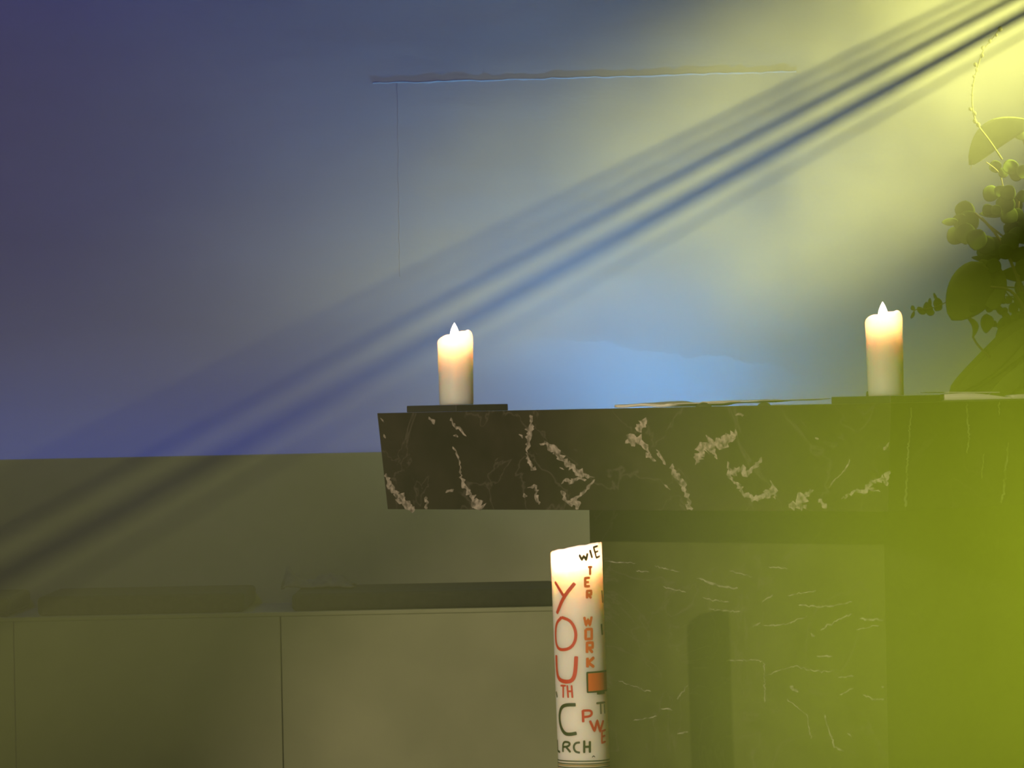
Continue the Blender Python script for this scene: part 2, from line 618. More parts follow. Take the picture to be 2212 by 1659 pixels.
C3 = lambda L: [(800 + a / 3.318, 650 + b / 3.318) for a, b in L]
C4 = lambda L: [(1300 + a / 2.4254, 650 + b / 2.4254) for a, b in L]
C8 = lambda L: [(1280 + a / 2.3734, 1090 + b / 2.3734) for a, b in L]
veins = [
    (C3([(110, 1240), (150, 1340), (210, 1400), (270, 1470), (320, 1498)]), [5, 11, 13, 12, 8]),
    (C3([(170, 1370), (235, 1455)]), [5, 5]),
    (C3([(570, 840), (600, 890), (650, 930), (690, 970)]), [6, 5, 4, 2]),
    (C3([(420, 825), (445, 860), (460, 885)]), [3, 6, 5]),
    (C3([(590, 1040), (630, 1120), (650, 1200), (650, 1280), (690, 1350), (740, 1420), (800, 1493)]), [2, 3, 3, 7, 9, 14, 22]),
    (C3([(1150, 820), (1145, 920), (1125, 1010), (1125, 1100), (1150, 1190), (1190, 1210)]), [4, 12, 8, 4, 9, 5]),
    (C3([(1210, 1030), (1270, 1020), (1330, 1080), (1380, 1140), (1440, 1190), (1500, 1235), (1560, 1255), (1610, 1265)]), [3, 9, 13, 15, 12, 13, 6, 3]),
    (C3([(1370, 1310), (1400, 1280), (1450, 1300), (1480, 1270), (1550, 1280)]), [4, 8, 8, 6, 4]),
    (C3([(1610, 1270), (1550, 1350), (1460, 1420), (1490, 1493)]), [3, 6, 9, 16]),
    (C3([(1370, 1360), (1400, 1430), (1450, 1470)]), [8, 8, 12]),
    (C3([(1130, 1340), (1190, 1330), (1190, 1400), (1210, 1460)]), [5, 7, 8, 5]),
    (C3([(1070, 955), (1090, 985)]), [6, 6]),
    (C3([(600, 965), (630, 975)]), [6, 6]),
    (C3([(540, 1370), (600, 1350)]), [8, 4]),
    (C3([(1090, 1400), (1125, 1400)]), [9, 7]),
    (C3([(400, 1400), (402, 1495)]), [4, 8]),
    (C3([(1360, 1190), (1390, 1210)]), [4, 3]),
    (C3([(80, 840), (95, 870)]), [3, 5]),
    (C3([(95, 950), (110, 985)]), [4, 6]),
    (C4([(235, 615), (210, 645), (188, 685)]), [10, 17, 9]),
    (C4([(120, 750), (160, 720), (210, 730), (230, 770), (270, 830)]), [4, 19, 14, 8, 4]),
    (C4([(230, 790), (255, 820), (285, 840)]), [7, 9, 4]),
    (C4([(285, 780), (335, 860)]), [5, 4]),
    (C4([(365, 855), (390, 920), (430, 970), (455, 1040), (460, 1085)]), [8, 11, 8, 8, 8]),
    (C4([(440, 1072), (480, 1088)]), [8, 5]),
    (C4([(715, 690), (660, 720), (630, 750), (570, 740), (530, 770), (510, 820), (490, 860)]), [10, 24, 15, 24, 24, 16, 3]),
    (C4([(580, 770), (605, 830)]), [9, 3]),
    (C4([(840, 820), (800, 870), (760, 910), (740, 870), (690, 890), (655, 915)]), [4, 12, 12, 10, 16, 14]),
    (C4([(660, 915), (690, 940), (720, 970), (740, 1010), (790, 1035), (840, 1030), (880, 1000), (925, 995)]), [8, 5, 8, 12, 9, 10, 16, 6]),
    (C4([(662, 840), (672, 890)]), [3, 6]),
    (C4([(885, 940), (900, 985), (912, 1040)]), [3, 8, 4]),
    (C4([(980, 1083), (1030, 1060), (1060, 1020), (1110, 990)]), [8, 22, 16, 3]),
    (C4([(1035, 1075), (1075, 1070)]), [12, 10]),
    (C4([(1140, 1040), (1178, 1085)]), [8, 11]),
    (C4([(1300, 830), (1280, 880), (1220, 940), (1190, 980)]), [3, 3, 2.5, 2]),
    (C4([(1260, 1040), (1320, 1000), (1380, 990), (1400, 960), (1440, 940), (1480, 935), (1510, 890)]), [3, 7, 11, 9, 7, 14, 5]),
    (C4([(1470, 930), (1495, 970)]), [9, 5]),
    (C4([(1400, 985), (1460, 1000)]), [6, 3]),
    (C4([(1480, 785), (1508, 740)]), [7, 4]),
    (C4([(1117, 715), (1138, 725)]), [8, 7]),
    (C4([(705, 597), (745, 597)]), [6, 5]),
    (C4([(330, 960), (360, 990)]), [4, 3]),
]
for i, (p, w) in enumerate(veins):
    v2, f2 = ribbon(p, w, fp, fn, 0.0004, 0.42, i)
    b = len(V)
    V = list(V) + v2
    F += [tuple(k + b for k in q) for q in f2]
    mi += [1] * len(f2)
rveins = [
    (C4([(1620, 555), (1612, 690), (1600, 850), (1590, 1080)]), [3, 3, 4, 5]),
    (C4([(1910, 535), (1922, 700), (1915, 800)]), [3, 4, 2]),
    (C4([(2080, 525), (2080, 600)]), [4, 2]),
    (C4([(2130, 740), (2110, 950), (2095, 1060)]), [3, 5, 4]),
    (C4([(2000, 800), (1990, 930)]), [2, 2]),
]
for i, (p, w) in enumerate(rveins):
    v2, f2 = ribbon(p, w, rp, rn, 0.0004, 0.2, 100 + i)
    b = len(V)
    V = list(V) + v2
    F += [tuple(k + b for k in q) for q in f2]
    mi += [2] * len(f2)
slab = obj('slab', V, F, [M_MARBLE, M_VEIN, M_VEIN2], altar, False, mi)

# base block, set back under the slab
df, dr, dl = 0.30, 0.28, 0.32
BZ = TOPZ - THK
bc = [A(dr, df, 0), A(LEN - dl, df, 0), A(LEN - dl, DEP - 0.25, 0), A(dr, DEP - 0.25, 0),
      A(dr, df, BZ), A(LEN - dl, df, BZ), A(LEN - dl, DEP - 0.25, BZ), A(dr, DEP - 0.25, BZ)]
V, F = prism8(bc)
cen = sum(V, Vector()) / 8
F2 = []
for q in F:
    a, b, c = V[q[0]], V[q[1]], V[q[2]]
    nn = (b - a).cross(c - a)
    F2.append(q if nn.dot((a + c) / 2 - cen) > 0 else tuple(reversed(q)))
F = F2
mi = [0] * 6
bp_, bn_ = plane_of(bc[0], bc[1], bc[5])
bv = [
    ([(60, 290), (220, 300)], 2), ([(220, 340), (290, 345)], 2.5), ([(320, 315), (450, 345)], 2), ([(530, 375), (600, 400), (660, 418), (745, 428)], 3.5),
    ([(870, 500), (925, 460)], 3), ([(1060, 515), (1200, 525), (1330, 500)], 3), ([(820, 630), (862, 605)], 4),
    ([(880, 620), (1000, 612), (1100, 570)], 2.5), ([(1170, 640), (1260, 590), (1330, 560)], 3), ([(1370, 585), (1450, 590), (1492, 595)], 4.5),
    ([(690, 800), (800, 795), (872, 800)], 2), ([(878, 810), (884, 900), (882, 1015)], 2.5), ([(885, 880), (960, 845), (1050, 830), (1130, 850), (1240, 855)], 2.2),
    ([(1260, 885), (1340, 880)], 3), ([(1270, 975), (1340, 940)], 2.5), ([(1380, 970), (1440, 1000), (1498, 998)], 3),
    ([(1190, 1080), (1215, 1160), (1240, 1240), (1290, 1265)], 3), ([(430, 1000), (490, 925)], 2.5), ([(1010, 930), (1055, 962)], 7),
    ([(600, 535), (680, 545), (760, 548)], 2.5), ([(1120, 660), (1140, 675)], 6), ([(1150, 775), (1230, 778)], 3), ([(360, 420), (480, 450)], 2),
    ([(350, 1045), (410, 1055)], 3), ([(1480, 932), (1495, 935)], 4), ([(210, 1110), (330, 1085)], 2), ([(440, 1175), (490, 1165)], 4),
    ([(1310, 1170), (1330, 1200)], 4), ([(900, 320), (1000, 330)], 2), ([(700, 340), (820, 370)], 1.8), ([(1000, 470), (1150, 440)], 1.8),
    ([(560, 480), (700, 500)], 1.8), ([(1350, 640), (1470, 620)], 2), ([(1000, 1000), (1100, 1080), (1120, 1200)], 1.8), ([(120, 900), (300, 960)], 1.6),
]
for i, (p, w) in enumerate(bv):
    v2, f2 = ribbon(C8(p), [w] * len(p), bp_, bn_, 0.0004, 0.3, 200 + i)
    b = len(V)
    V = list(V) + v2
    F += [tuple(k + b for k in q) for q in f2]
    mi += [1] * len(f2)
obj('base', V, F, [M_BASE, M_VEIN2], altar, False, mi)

# ------------------------------------------------------------------ things on the altar
AZ = math.atan2(ex.y, ex.x)


def flame_mesh(h, r):
    prof = []
    for i in range(13):
        t = i / 12.0
        rr = r * (math.sin(math.pi * min(1, t * 1.0) ** 0.78)) ** 0.9 if 0 < t < 1 else 0.0002
        prof.append((max(rr, 0.0002), h * t))
    return lathe(prof, 20)


def flame_light(parent, z, power, x=0.0, y=0.0, radius=0.006):
    l = bpy.data.lights.new('flame_light', 'POINT')
    l.energy = power
    l.color = (1.0, 0.47, 0.27)
    l.shadow_soft_size = radius
    o = bpy.data.objects.new('flame_light', l)
    COL.objects.link(o)
    o.parent = parent
    o.location = (x, y, z)
    return o


def pillar_candle(c, px_base, Y, r, h, tilt, lean, label, seed, power):
    base = at(*px_base, Y)
    z0 = TOPZ + 0.0145
    t = thing('pillar_candle', label, 'candle', (base.x, base.y, z0), 0, 'lit pillar candles on the altar')
    t.rotation_euler = (0, lean, 0)
    prof = [(r * 0.94, 0.0), (r * 0.955, 0.003)]
    for i in range(1, 16):
        k = i / 15.0
        prof.append((r * (0.955 + 0.045 * k), 0.003 + (h - 0.018) * k))
    for i in range(1, 8):
        a = i / 7.0 * R90
        prof.append((r - 0.012 * (1 - math.cos(a)), h - 0.015 + 0.015 * math.sin(a)))
    prof += [(r * 0.60, h - 0.0010), (r * 0.54, h - 0.004), (r * 0.50, h - 0.014), (r * 0.46, h - 0.026), (r * 0.3, h - 0.030), (r * 0.04, h - 0.031)]

    def fz(x, y, z, i):
        k = max(0.0, min(1.0, (z - h * 0.72) / (h * 0.28)))
        return z + k * k * tilt * x + k * 0.0008 * math.sin(5 * math.atan2(y, x) + seed)

    v, f = lathe(prof, 56, fz)
    obj('wax_body', v, f, M_WAX, t, True)
    v, f = tube([(0, 0, h - 0.032), (0.0005, 0, h - 0.022), (0.0015, 0, h - 0.012)], 0.0011, 0.0009)
    obj('wick', v, f, M_WICK, t, True)
    v, f = flame_mesh(0.042, 0.0092)
    fl = obj('flame', v, f, M_FLAME, t, True)
    fl.location = (-0.001, 0, h - 0.0200)
    flame_light(t, h - 0.010, power * 0.75, -0.001)
    flame_light(t, h + 0.012, power * 0.25, -0.001)
    return t


def slate_plate(px_mid, Y, side, label, pin=False):
    p = at(*px_mid, Y)
    t = thing('candle_plate', label, 'plate', (p.x, p.y, TOPZ + 0.0003), AZ, 'square slate plates under the candles')
    h = side / 2
    boxobj('tray', -h, h, -h, h, 0, 0.0138, M_SLATE, t, 0.0015)
    if pin:
        v, f = tube([(0, 0, 0.0138), (0.0005, 0, 0.020), (-0.0006, 0, 0.0235)], 0.0026, 0.0012)
        o = obj('pin', v, f, M_SLATE, t, True)
        q = at(1874, 862, Y)
        d = Matrix.Rotation(-AZ, 3, 'Z') @ Vector((q.x - p.x, 0, 0))
        o.location = (d.x, d.y, 0)
    return t


slate_plate((988, 885), 8.70, 0.150, 'thin dark slate plate under the candle at the free left end')
slate_plate((1914, 868), 8.07, 0.150, 'thin dark slate plate under the candle beside the open book', True)
pillar_candle(None, (986, 870), 8.70, 0.0372, 0.149, 0.24, 0.0, 'lit white pillar candle alone at the overhanging left end of the altar', 1.0, 0.62)
pillar_candle(None, (1914, 862), 8.07, 0.0362, 0.160, 0.17, -0.010, 'lit white pillar candle beside the open book and the plant', 2.2, 0.72)

# loose white sheets lying flat on the altar top
def sheet(c, sx, sy, rot, curl, label, z, thick=0.0012):
    v, f = [], []
    n = 14
    for j in range(n + 1):
        for i in range(n + 1):
            x, y = (i / n - 0.5), (j / n - 0.5)
            zz = curl * (max(0, abs(x) - 0.2) ** 2 * 2.0 + 0.12 * math.sin(6 * x + 3 * y)) + 0.0012
            v.append((x * sx, y * sy, max(0.0008, zz)))
    for j in range(n):
        for i in range(n):
            f.append((j * (n + 1) + i, j * (n + 1) + i + 1, (j + 1) * (n + 1) + i + 1, (j + 1) * (n + 1) + i))
    o = obj('paper_sheet', v, f, M_PAPER, None, True)
    s = o.modifiers.new('solid', 'SOLIDIFY')
    s.thickness = thick
    s.offset = -1
    o.location = (c.x, c.y, TOPZ + z)
    o.rotation_euler = (0, 0, rot)
    return tag(o, label, 'paper', 'loose sheets on the altar top')


def ontop(u, w):
    p = Rc + ex * u + ey * w
    return Vector((p.x, p.y, TOPZ))


def sheet_at(px, w_in):
    """a spot on the altar top below picture column px, w_in metres in from the front edge"""
    for k in range(400):
        u = k / 400 * LEN
        p = Rc + ex * u + ey * w_in
        q = p.x / p.y * FPX + 1106
        if q <= px - 0:
            return p
    return p


sheet(sheet_at(1464, 0.17), 0.148, 0.21, AZ, 0.020, 'white paper sheet ending in a bright edge at left, halfway between both candles', 0.0003, 0.0048)
sheet(sheet_at(1575, 0.19), 0.148, 0.21, AZ + 0.05, 0.006, 'middle one of the white paper sheets between both candles', 0.0048)
sheet(sheet_at(1655, 0.20), 0.148, 0.21, AZ - 0.04, 0.006, 'white paper sheet lying nearest to the slate plate of the right candle', 0.0076)


def clip(px, w_in, s, label):
    p = sheet_at(px, w_in)
    v, f = lathe([(0.012 * s, 0), (0.0125 * s, 0.001), (0.010 * s, 0.0035 * s), (0.005 * s, 0.006 * s), (0.001, 0.0068 * s)], 24)
    o = obj('page_weight', v, f, M_COVER, None, True)
    o.location = (p.x, p.y, TOPZ + 0.0)
    return tag(o, label, 'weight', 'small dark weights by the sheets')


clip(1521, 0.012, 1.25, 'larger dark round weight at the front rim of the paper sheets')
clip(1651, 0.012, 1.0, 'smaller dark round weight nearer to the right candle')

# open book at the right edge of the altar
bk = at(2130, 865, 8.36)
book = thing('open_book', 'open book with cream pages lying beside the right candle', 'book', (bk.x, bk.y, TOPZ + 0.0004), -0.06)


def pages(name, x0, x1, hfun, y0, y1, mat, zoff=0.003):
    n = 28
    v, f = [], []
    for i in range(n + 1):
        t = i / n
        x = x0 + (x1 - x0) * t
        h = hfun(t)
        v += [(x, y0, zoff), (x, y0, zoff + h), (x, y1, zoff + h), (x, y1, zoff)]
    for i in range(n):
        for k in range(4):
            k2 = (k + 1) % 4
            f.append((4 * i + k, 4 * i + k2, 4 * i + 4 + k2, 4 * i + 4 + k))
    f.append((0, 1, 2, 3))
    f.append((4 * n + 3, 4 * n + 2, 4 * n + 1, 4 * n))
    return obj(name, v, f, mat, book, True)


boxobj('cover', -0.150, 0.180, -0.15, 0.15, 0.0, 0.0028, M_COVER, book, 0.0008)
pages('left_pages', -0.128, 0.045, lambda t: 0.0088 + 0.0050 * math.sin(math.pi * min(1, t * 1.05)) ** 1.5 - 0.006 * t ** 3, -0.14, 0.14, M_PAPER)
pages('right_pages', 0.045, 0.172, lambda t: 0.0075 + 0.003 * math.sin(math.pi * t) - 0.002 * t, -0.14, 0.14, M_PAPER)
lp = pages('loose_leaf', -0.126, 0.02, lambda t: 0.0012, -0.138, 0.138, M_PAPER, 0.0162)
lp.rotation_euler = (0, 0.02, 0)
boxobj('shade_block', -0.150, -0.124, -0.12, -0.03, 0.003, 0.0105, M_COVER, book, 0.001)  # dark block standing in for the candle's shadow on the book

# ------------------------------------------------------------------ tall painted candle in front of the altar
YC = 7.85
RC = 55.5 / FPX * YC
ax = lambda y: 1245.5 + (y - 1210) * (15.5 / 430.0)
zpx = lambda y: at(ax(y), y, YC).z
c_top, c_bot = zpx(1195), 0.24
axis_dx = (at(ax(1650), 1650, YC) - at(ax(1200), 1200, YC))
mid = at(ax(1400), 1400, YC)
P0 = mid + axis_dx.normalized() * ((mid.z - c_bot) / -axis_dx.normalized().z)
paschal = thing('tall_candle', 'tall thick white candle painted with red, orange and green lettering', 'candle', P0)
paschal.rotation_euler = (0, math.atan2((mid - P0).x, (mid - P0).z), 0)
paschal['label'] = 'tall thick white candle painted with red, orange and dark green lettering'
H = c_top - c_bot

seg = 72
prof = [(RC * 0.985, 0.0), (RC, 0.004)]
for i in range(1, 31):
    prof.append((RC, 0.004 + (H - 0.004) * i / 30.0))
n_out = len(prof)
prof += [(RC * 0.97, H + 0.0015), (RC * 0.93, H + 0.0015), (RC * 0.89, H)]
WELL = 0.026
for i in range(1, 9):
    prof.append((RC * (0.89 - 0.05 * i / 8.0), H - WELL * i / 8.0))
prof += [(RC * 0.6, H - WELL - 0.003), (RC * 0.25, H - WELL - 0.005), (RC * 0.03, H - WELL - 0.005)]


def rim(x, y):
    """height of the burnt rim above its mean, by direction (camera side is -y)"""
    a = math.atan2(-y, x)                      # +90 deg = towards the camera
    s = x / RC
    z = 0.0072 * s + 0.0105
    front = max(0.0, math.cos(a - math.radians(100)))
    z -= 0.016 * front ** 1.4
    z += 0.0006 * math.sin(7 * a) + 0.0005 * math.sin(13 * a + 1)
    return z


def fz(x, y, z, i):
    k = max(0.0, min(1.0, (z - (H - 0.06)) / 0.06))
    if i >= n_out + 3:
        k = max(0.0, 1 - (H - z) / WELL)
    return z + rim(x, y) * k


v, f = lathe(prof, seg, fz)
obj('wax_body', v, f, M_WAX2, paschal, True)
v, f = tube([(0, 0, H - WELL - 0.006), (0.0004, 0, H - WELL + 0.002), (0.002, 0, H - WELL + 0.007)], 0.0016, 0.0012)
obj('wick', v, f, M_WICK, paschal, True)
v, f = flame_mesh(0.030, 0.0085)
fl = obj('flame', v, f, M_FLAME, paschal, True)
fl.location = (-0.001, 0, H - WELL + 0.001)
flame_light(paschal, H - 0.004, 0.42, -0.006, 0.0)
flame_light(paschal, H - WELL + 0.012, 0.42, -0.006, -0.004)


def densify(pts, step=2.0):
    out = []
    for a, b in zip(pts[:-1], pts[1:]):
        L = math.hypot(b[0] - a[0], b[1] - a[1])
        m = max(1, int(L / step))
        for k in range(m):
            t = k / m
            out.append((a[0] + (b[0] - a[0]) * t, a[1] + (b[1] - a[1]) * t))
    out.append(pts[-1])
    return out


def smooth_pts(pts, n=2):
    for _ in range(n):
        q = [pts[0]]
        for a, b in zip(pts[:-1], pts[1:]):
            q += [(a[0] * 0.75 + b[0] * 0.25, a[1] * 0.75 + b[1] * 0.25), (a[0] * 0.25 + b[0] * 0.75, a[1] * 0.25 + b[1] * 0.75)]
        q.append(pts[-1])
        pts = q
    return pts


PXM = YC / FPX


def wrap(s, y):
    """unrolled candle coordinates (arc px from the axis, picture y) -> local point"""
    a = max(-1.9, min(1.9, s))
    r = RC + 0.0006
    zl = (zpx(y) - c_bot)
    return Vector((r * math.sin(a), -r * math.cos(a), zl))


def arc(x, y):
    return math.asin(max(-0.985, min(0.985, (x - ax(y)) / 55.5)))


def painted(name, strokes, mat, fills=(), lift=0.0):
    V, F = [], []
    for pts, w, curved in strokes:
        P = smooth_pts(pts) if curved else pts
        P = densify(P)
        U = [(arc(x, y) * 55.5, y) for x, y in P]
        N = len(U)
        b = len(V)
        for i in range(N):
            a, c = U[max(0, i - 1)], U[min(N - 1, i + 1)]
            dx, dy = c[0] - a[0], c[1] - a[1]
            L = math.hypot(dx, dy) or 1
            e = 0.75 if i in (0, N - 1) else 1.0
            for s in (1, -1):
                V.append(wrap((U[i][0] - dy / L * w / 2 * s * e) / 55.5, U[i][1] + dx / L * w / 2 * s * e))
        for i in range(N - 1):
            F.append((b + 2 * i, b + 2 * i + 1, b + 2 * i + 3, b + 2 * i + 2))
    for x0, x1, y0, y1 in fills:
        b = len(V)
        n = 10
        for i in range(n + 1):
            x = x0 + (x1 - x0) * i / n
            V += [wrap(arc(x, y0), y0), wrap(arc(x, y1), y1)]
        for i in range(n):
            F.append((b + 2 * i, b + 2 * i + 1, b + 2 * i + 3, b + 2 * i + 2))
    if lift:
        V = [Vector((v.x * (1 + lift), v.y * (1 + lift), v.z)) for v in V]
    o = obj(name, V, F, mat, paschal)
    s = o.modifiers.new('solid', 'SOLIDIFY')
    s.thickness = 0.0005
    s.offset = 0
    return o


FONT = {
    'T': [[(0, 0), (1, 0)], [(.5, 0), (.5, 1)]],
    'E': [[(1, 0), (0, 0), (0, 1), (1, 1)], [(0, .5), (.8, .5)]],
    'R': [[(0, 1), (0, 0), (1, 0), (1, .5), (0, .5)], [(.3, .5), (1, 1)]],
    'W': [[(0, 0), (.25, 1), (.5, .3), (.75, 1), (1, 0)]],
    'O': [[(0, 0), (1, 0), (1, 1), (0, 1), (0, 0)]],
    'K': [[(0, 0), (0, 1)], [(1, 0), (.1, .5), (1, 1)]],
}


def letter(ch, x0, x1, y0, y1, w):
    return [([(x0 + (x1 - x0) * a, y0 + (y1 - y0) * b) for a, b in st], w, False) for st in FONT[ch]]


red = [
    ([(1199, 1254), (1217, 1284)], 6.5, False),
    ([(1241, 1257), (1217, 1286), (1203, 1322)], 8, True),
    ([(1213, 1330), (1232, 1337), (1243, 1358), (1243, 1380), (1232, 1397), (1211, 1401), (1202, 1392), (1200, 1366), (1202, 1342), (1213, 1330)], 6.5, True),
    ([(1202, 1412), (1203, 1447), (1207, 1464), (1221, 1469), (1235, 1467), (1242, 1452), (1244, 1414)], 8.5, True),
] + letter('T', 1211, 1222, 1477, 1503, 4) + [([(1225, 1476), (1227, 1503)], 4, False), ([(1234, 1476), (1236, 1503)], 4, False), ([(1226, 1489), (1235, 1489)], 4, False)]
painted('red_lettering', red, M_RED)
red = [([(1258, 1530), (1259, 1556)], 5.5, False), ([(1258, 1531), (1274, 1531), (1278, 1537), (1274, 1544), (1260, 1545)], 5, True),
        ([(1273, 1553), (1283, 1576), (1289, 1554), (1295, 1578), (1302, 1555)], 5.5, False),
        ([(1307, 1576), (1299, 1578), (1299, 1603), (1307, 1601)], 4.5, False), ([(1299, 1590), (1306, 1588)], 4.5, False)]
painted('red_lettering', red, M_RED)
orange = letter('T', 1269, 1278, 1224, 1241, 5.4) + letter('E', 1263, 1273, 1247, 1265, 5.4) + letter('R', 1267, 1276, 1275, 1291, 5.4)
painted('orange_lettering', orange, M_ORANGE)
orange = letter('W', 1261, 1277, 1330, 1349, 5.4) + letter('O', 1264, 1277, 1357, 1378, 5.9) + letter('R', 1267, 1279, 1386, 1408, 5.9) + letter('K', 1268, 1282, 1418, 1439, 6.4)
painted('orange_lettering', orange, M_ORANGE)
green = [
    ([(1243, 1518), (1222, 1518), (1212, 1524), (1208, 1543), (1211, 1566), (1219, 1580), (1230, 1582), (1245, 1579)], 7.5, True),
    ([(1204, 1595), (1204, 1618), (1210, 1621)], 4.5, True),
    ([(1216, 1620), (1216, 1598), (1228, 1598), (1231, 1603), (1226, 1608), (1217, 1609)], 4.5, True), ([(1222, 1608), (1232, 1620)], 4.5, False),
    ([(1252, 1599), (1242, 1600), (1238, 1609), (1242, 1619), (1252, 1621)], 4.5, True),
    ([(1261, 1595), (1261, 1622)], 5, False), ([(1273, 1597), (1273, 1622)], 5, False), ([(1261, 1609), (1273, 1609)], 5, False),
    ([(1278, 1632), (1281, 1629), (1284, 1632)], 2, False),
    ([(1202, 1491), (1204, 1503)], 5, False),
]
painted('green_lettering', green, M_GREEN)
black = [([(1250, 1196), (1256, 1208), (1260, 1199), (1265, 1209), (1268, 1194)], 5, False), ([(1273, 1187), (1278, 1205)], 5, False),
         ([(1290, 1180), (1281, 1182), (1287, 1205), (1295, 1202)], 4.6, False), ([(1284, 1193), (1291, 1191)], 4.4, False)]
painted('black_lettering', black, M_BLACK)
painted('grey_lettering', [([(1287, 1517), (1306, 1517)], 4.5, False), ([(1296, 1517), (1297, 1541)], 4, False), ([(1304, 1520), (1305, 1541)], 4, False)], M_GREY)
painted('brown_mark', [
                           ([(1299, 1276), (1301, 1303)], 6, False)], M_GREY)
painted('green_mark', [([(1298, 1348), (1300, 1372)], 6, False)], M_GREEN)
painted('orange_square', [], M_ORANGE, [(1269, 1311, 1452, 1490)])
painted('green_outline', [([(1312, 1450), (1267, 1450), (1268, 1492), (1312, 1492)], 3.5, False), ([(1288, 1496), (1305, 1496)], 5, False)], M_GREEN, (), 0.006)


def ring(z, w, mat_name, mat, wob=0.0):
    v, f = [], []
    for k in range(72):
        a = 2 * math.pi * k / 72
        for s in (0, 1):
            v.append(((RC + 0.0007) * math.cos(a), (RC + 0.0007) * math.sin(a), z + s * w + wob * math.cos(a)))
    for k in range(72):
        k2 = (k + 1) % 72
        f.append((2 * k, 2 * k2, 2 * k2 + 1, 2 * k + 1))
    o = obj(mat_name, v, f, mat, paschal, True)
    return o


for y, w, m, nm in ((1641, 0.0022, M_GREEN, 'green_stripe'), (1647, 0.0022, M_GREEN, 'green_stripe'), (1650.5, 0.0022, M_GOLD, 'gold_stripe'),
                    (1655, 0.0022, M_GREEN, 'green_stripe'), (1659, 0.0022, M_GOLD, 'gold_stripe'), (1663, 0.0022, M_GREEN, 'green_stripe')):
    ring(zpx(y) - c_bot, w, nm, m, -0.0012)

st = thing('candle_stand', 'low dark metal floor stand holding the tall painted candle', 'stand', (P0.x, P0.y, 0.0))
v, f = lathe([(0.14, 0.0), (0.14, 0.012), (0.05, 0.03), (0.022, 0.05), (0.018, 0.20), (0.03, 0.215), (0.062, 0.222), (0.062, 0.2385)], 40)
obj('pedestal', v, f, M_BRASS, st, True)

# ------------------------------------------------------------------ plant behind the altar
YP = 9.95
PLX = at(2290, 800, YP).x
plant = thing('leafy_plant', 'tall leafy green plant arrangement behind the right end of the altar', 'plant', (PLX, YP, 0.0))
PB = Vector((PLX, YP, 0))
v, f = lathe([(0.09, 0), (0.11, 0.02), (0.13, 0.25), (0.10, 0.55), (0.07, 0.74), (0.085, 0.80), (0.078, 0.80), (0.06, 0.74)], 40, None, True)
obj('vase', v, f, M_VASE, plant, True)
prnd = random.Random(11)


def leaf(p_base, p_tip, wpx, depth, mat, bend=0.0, name='leaf', shape=0.8, yaw=None, depth2=None, cup=0.12, nose=1.0):
    """a leaf of real size: base and tip seen at picture points, width in picture pixels"""
    d2 = depth if depth2 is None else depth2
    a, b = at(*p_base, depth), at(*p_tip, d2)
    ax_ = (b - a)
    L = ax_.length
    t = ax_.normalized()
    view = Vector((0, 1, 0))
    side = t.cross(view).normalized()
    yw = prnd.uniform(-0.5, 0.5) if yaw is None else yaw
    side = Matrix.Rotation(yw, 3, t) @ side
    nor = side.cross(t).normalized()
    w = wpx / FPX * depth * 0.5 / max(0.4, math.cos(yw))
    nl, nw = 16, 8
    V, F = [], []
    for i in range(nl + 1):
        q = i / nl
        # outline: rounded base, pointed or blunt tip
        prof_ = (math.sin(math.pi * q ** shape)) ** 0.62 if 0 < q < 1 else 0.02
        prof_ = prof_ * (1.0 if nose >= 1 else (nose + (1 - nose) * (1 - q)))
        ww = w * max(0.02, prof_)
        cpt = a + ax_ * q + side * (bend * L * math.sin(math.pi * q)) + nor * (0.06 * L * math.sin(math.pi * q))
        for j in range(nw + 1):
            s = j / nw * 2 - 1
            z = cup * ww * (s * s) - 0.02 * ww * (1 - abs(s)) + 0.02 * ww * math.sin(9 * q + 3 * s)
            V.append(cpt + side * (ww * s) + nor * z - PB)
    for i in range(nl):
        for j in range(nw):
            k = i * (nw + 1) + j
            F.append((k, k + 1, k + nw + 2, k + nw + 1))
    o = obj(name, V, F, mat, plant, True)
    sm_ = o.modifiers.new('solid', 'SOLIDIFY')
    sm_.thickness = 0.0012
    return o


def twig(pts, r0, r1=None, depth=YP, name='stem', mat=None):
    P = [at(x, y, depth) - PB for x, y in smooth_pts(pts, 2)]
    v, f = tube(P, r0, r1, 8)
    return obj(name, v, f, mat or M_STEM, plant, True)


def bud(px, py, r, depth=YP, name='bud'):
    c = at(px, py, depth) - PB
    rr = r / FPX * depth
    v, f = lathe([(0.001, -rr * 1.2), (rr * 0.7, -rr * 0.8), (rr, 0), (rr * 0.75, rr * 0.8), (0.0006, rr * 1.3)], 12)
    o = obj(name, v, f, M_BUD, plant, True)
    o.location = c
    o.rotation_euler = (prnd.uniform(-.6, .6), prnd.uniform(-.6, .6), 0)
    return o


# main stems down into the vase
twig([(2200, 430), (2195, 480), (2200, 640), (2230, 800), (2290, 950)], 0.004, 0.006, YP)
twig([(2212, 300), (2260, 500), (2280, 800), (2290, 960)], 0.004, 0.006, YP + 0.02)
twig([(2120, 470), (2165, 520), (2215, 640), (2270, 800), (2295, 960)], 0.003, 0.005, YP - 0.03)
twig([(2140, 620), (2190, 625), (2230, 700), (2280, 860), (2296, 970)], 0.003, 0.005, YP - 0.05)
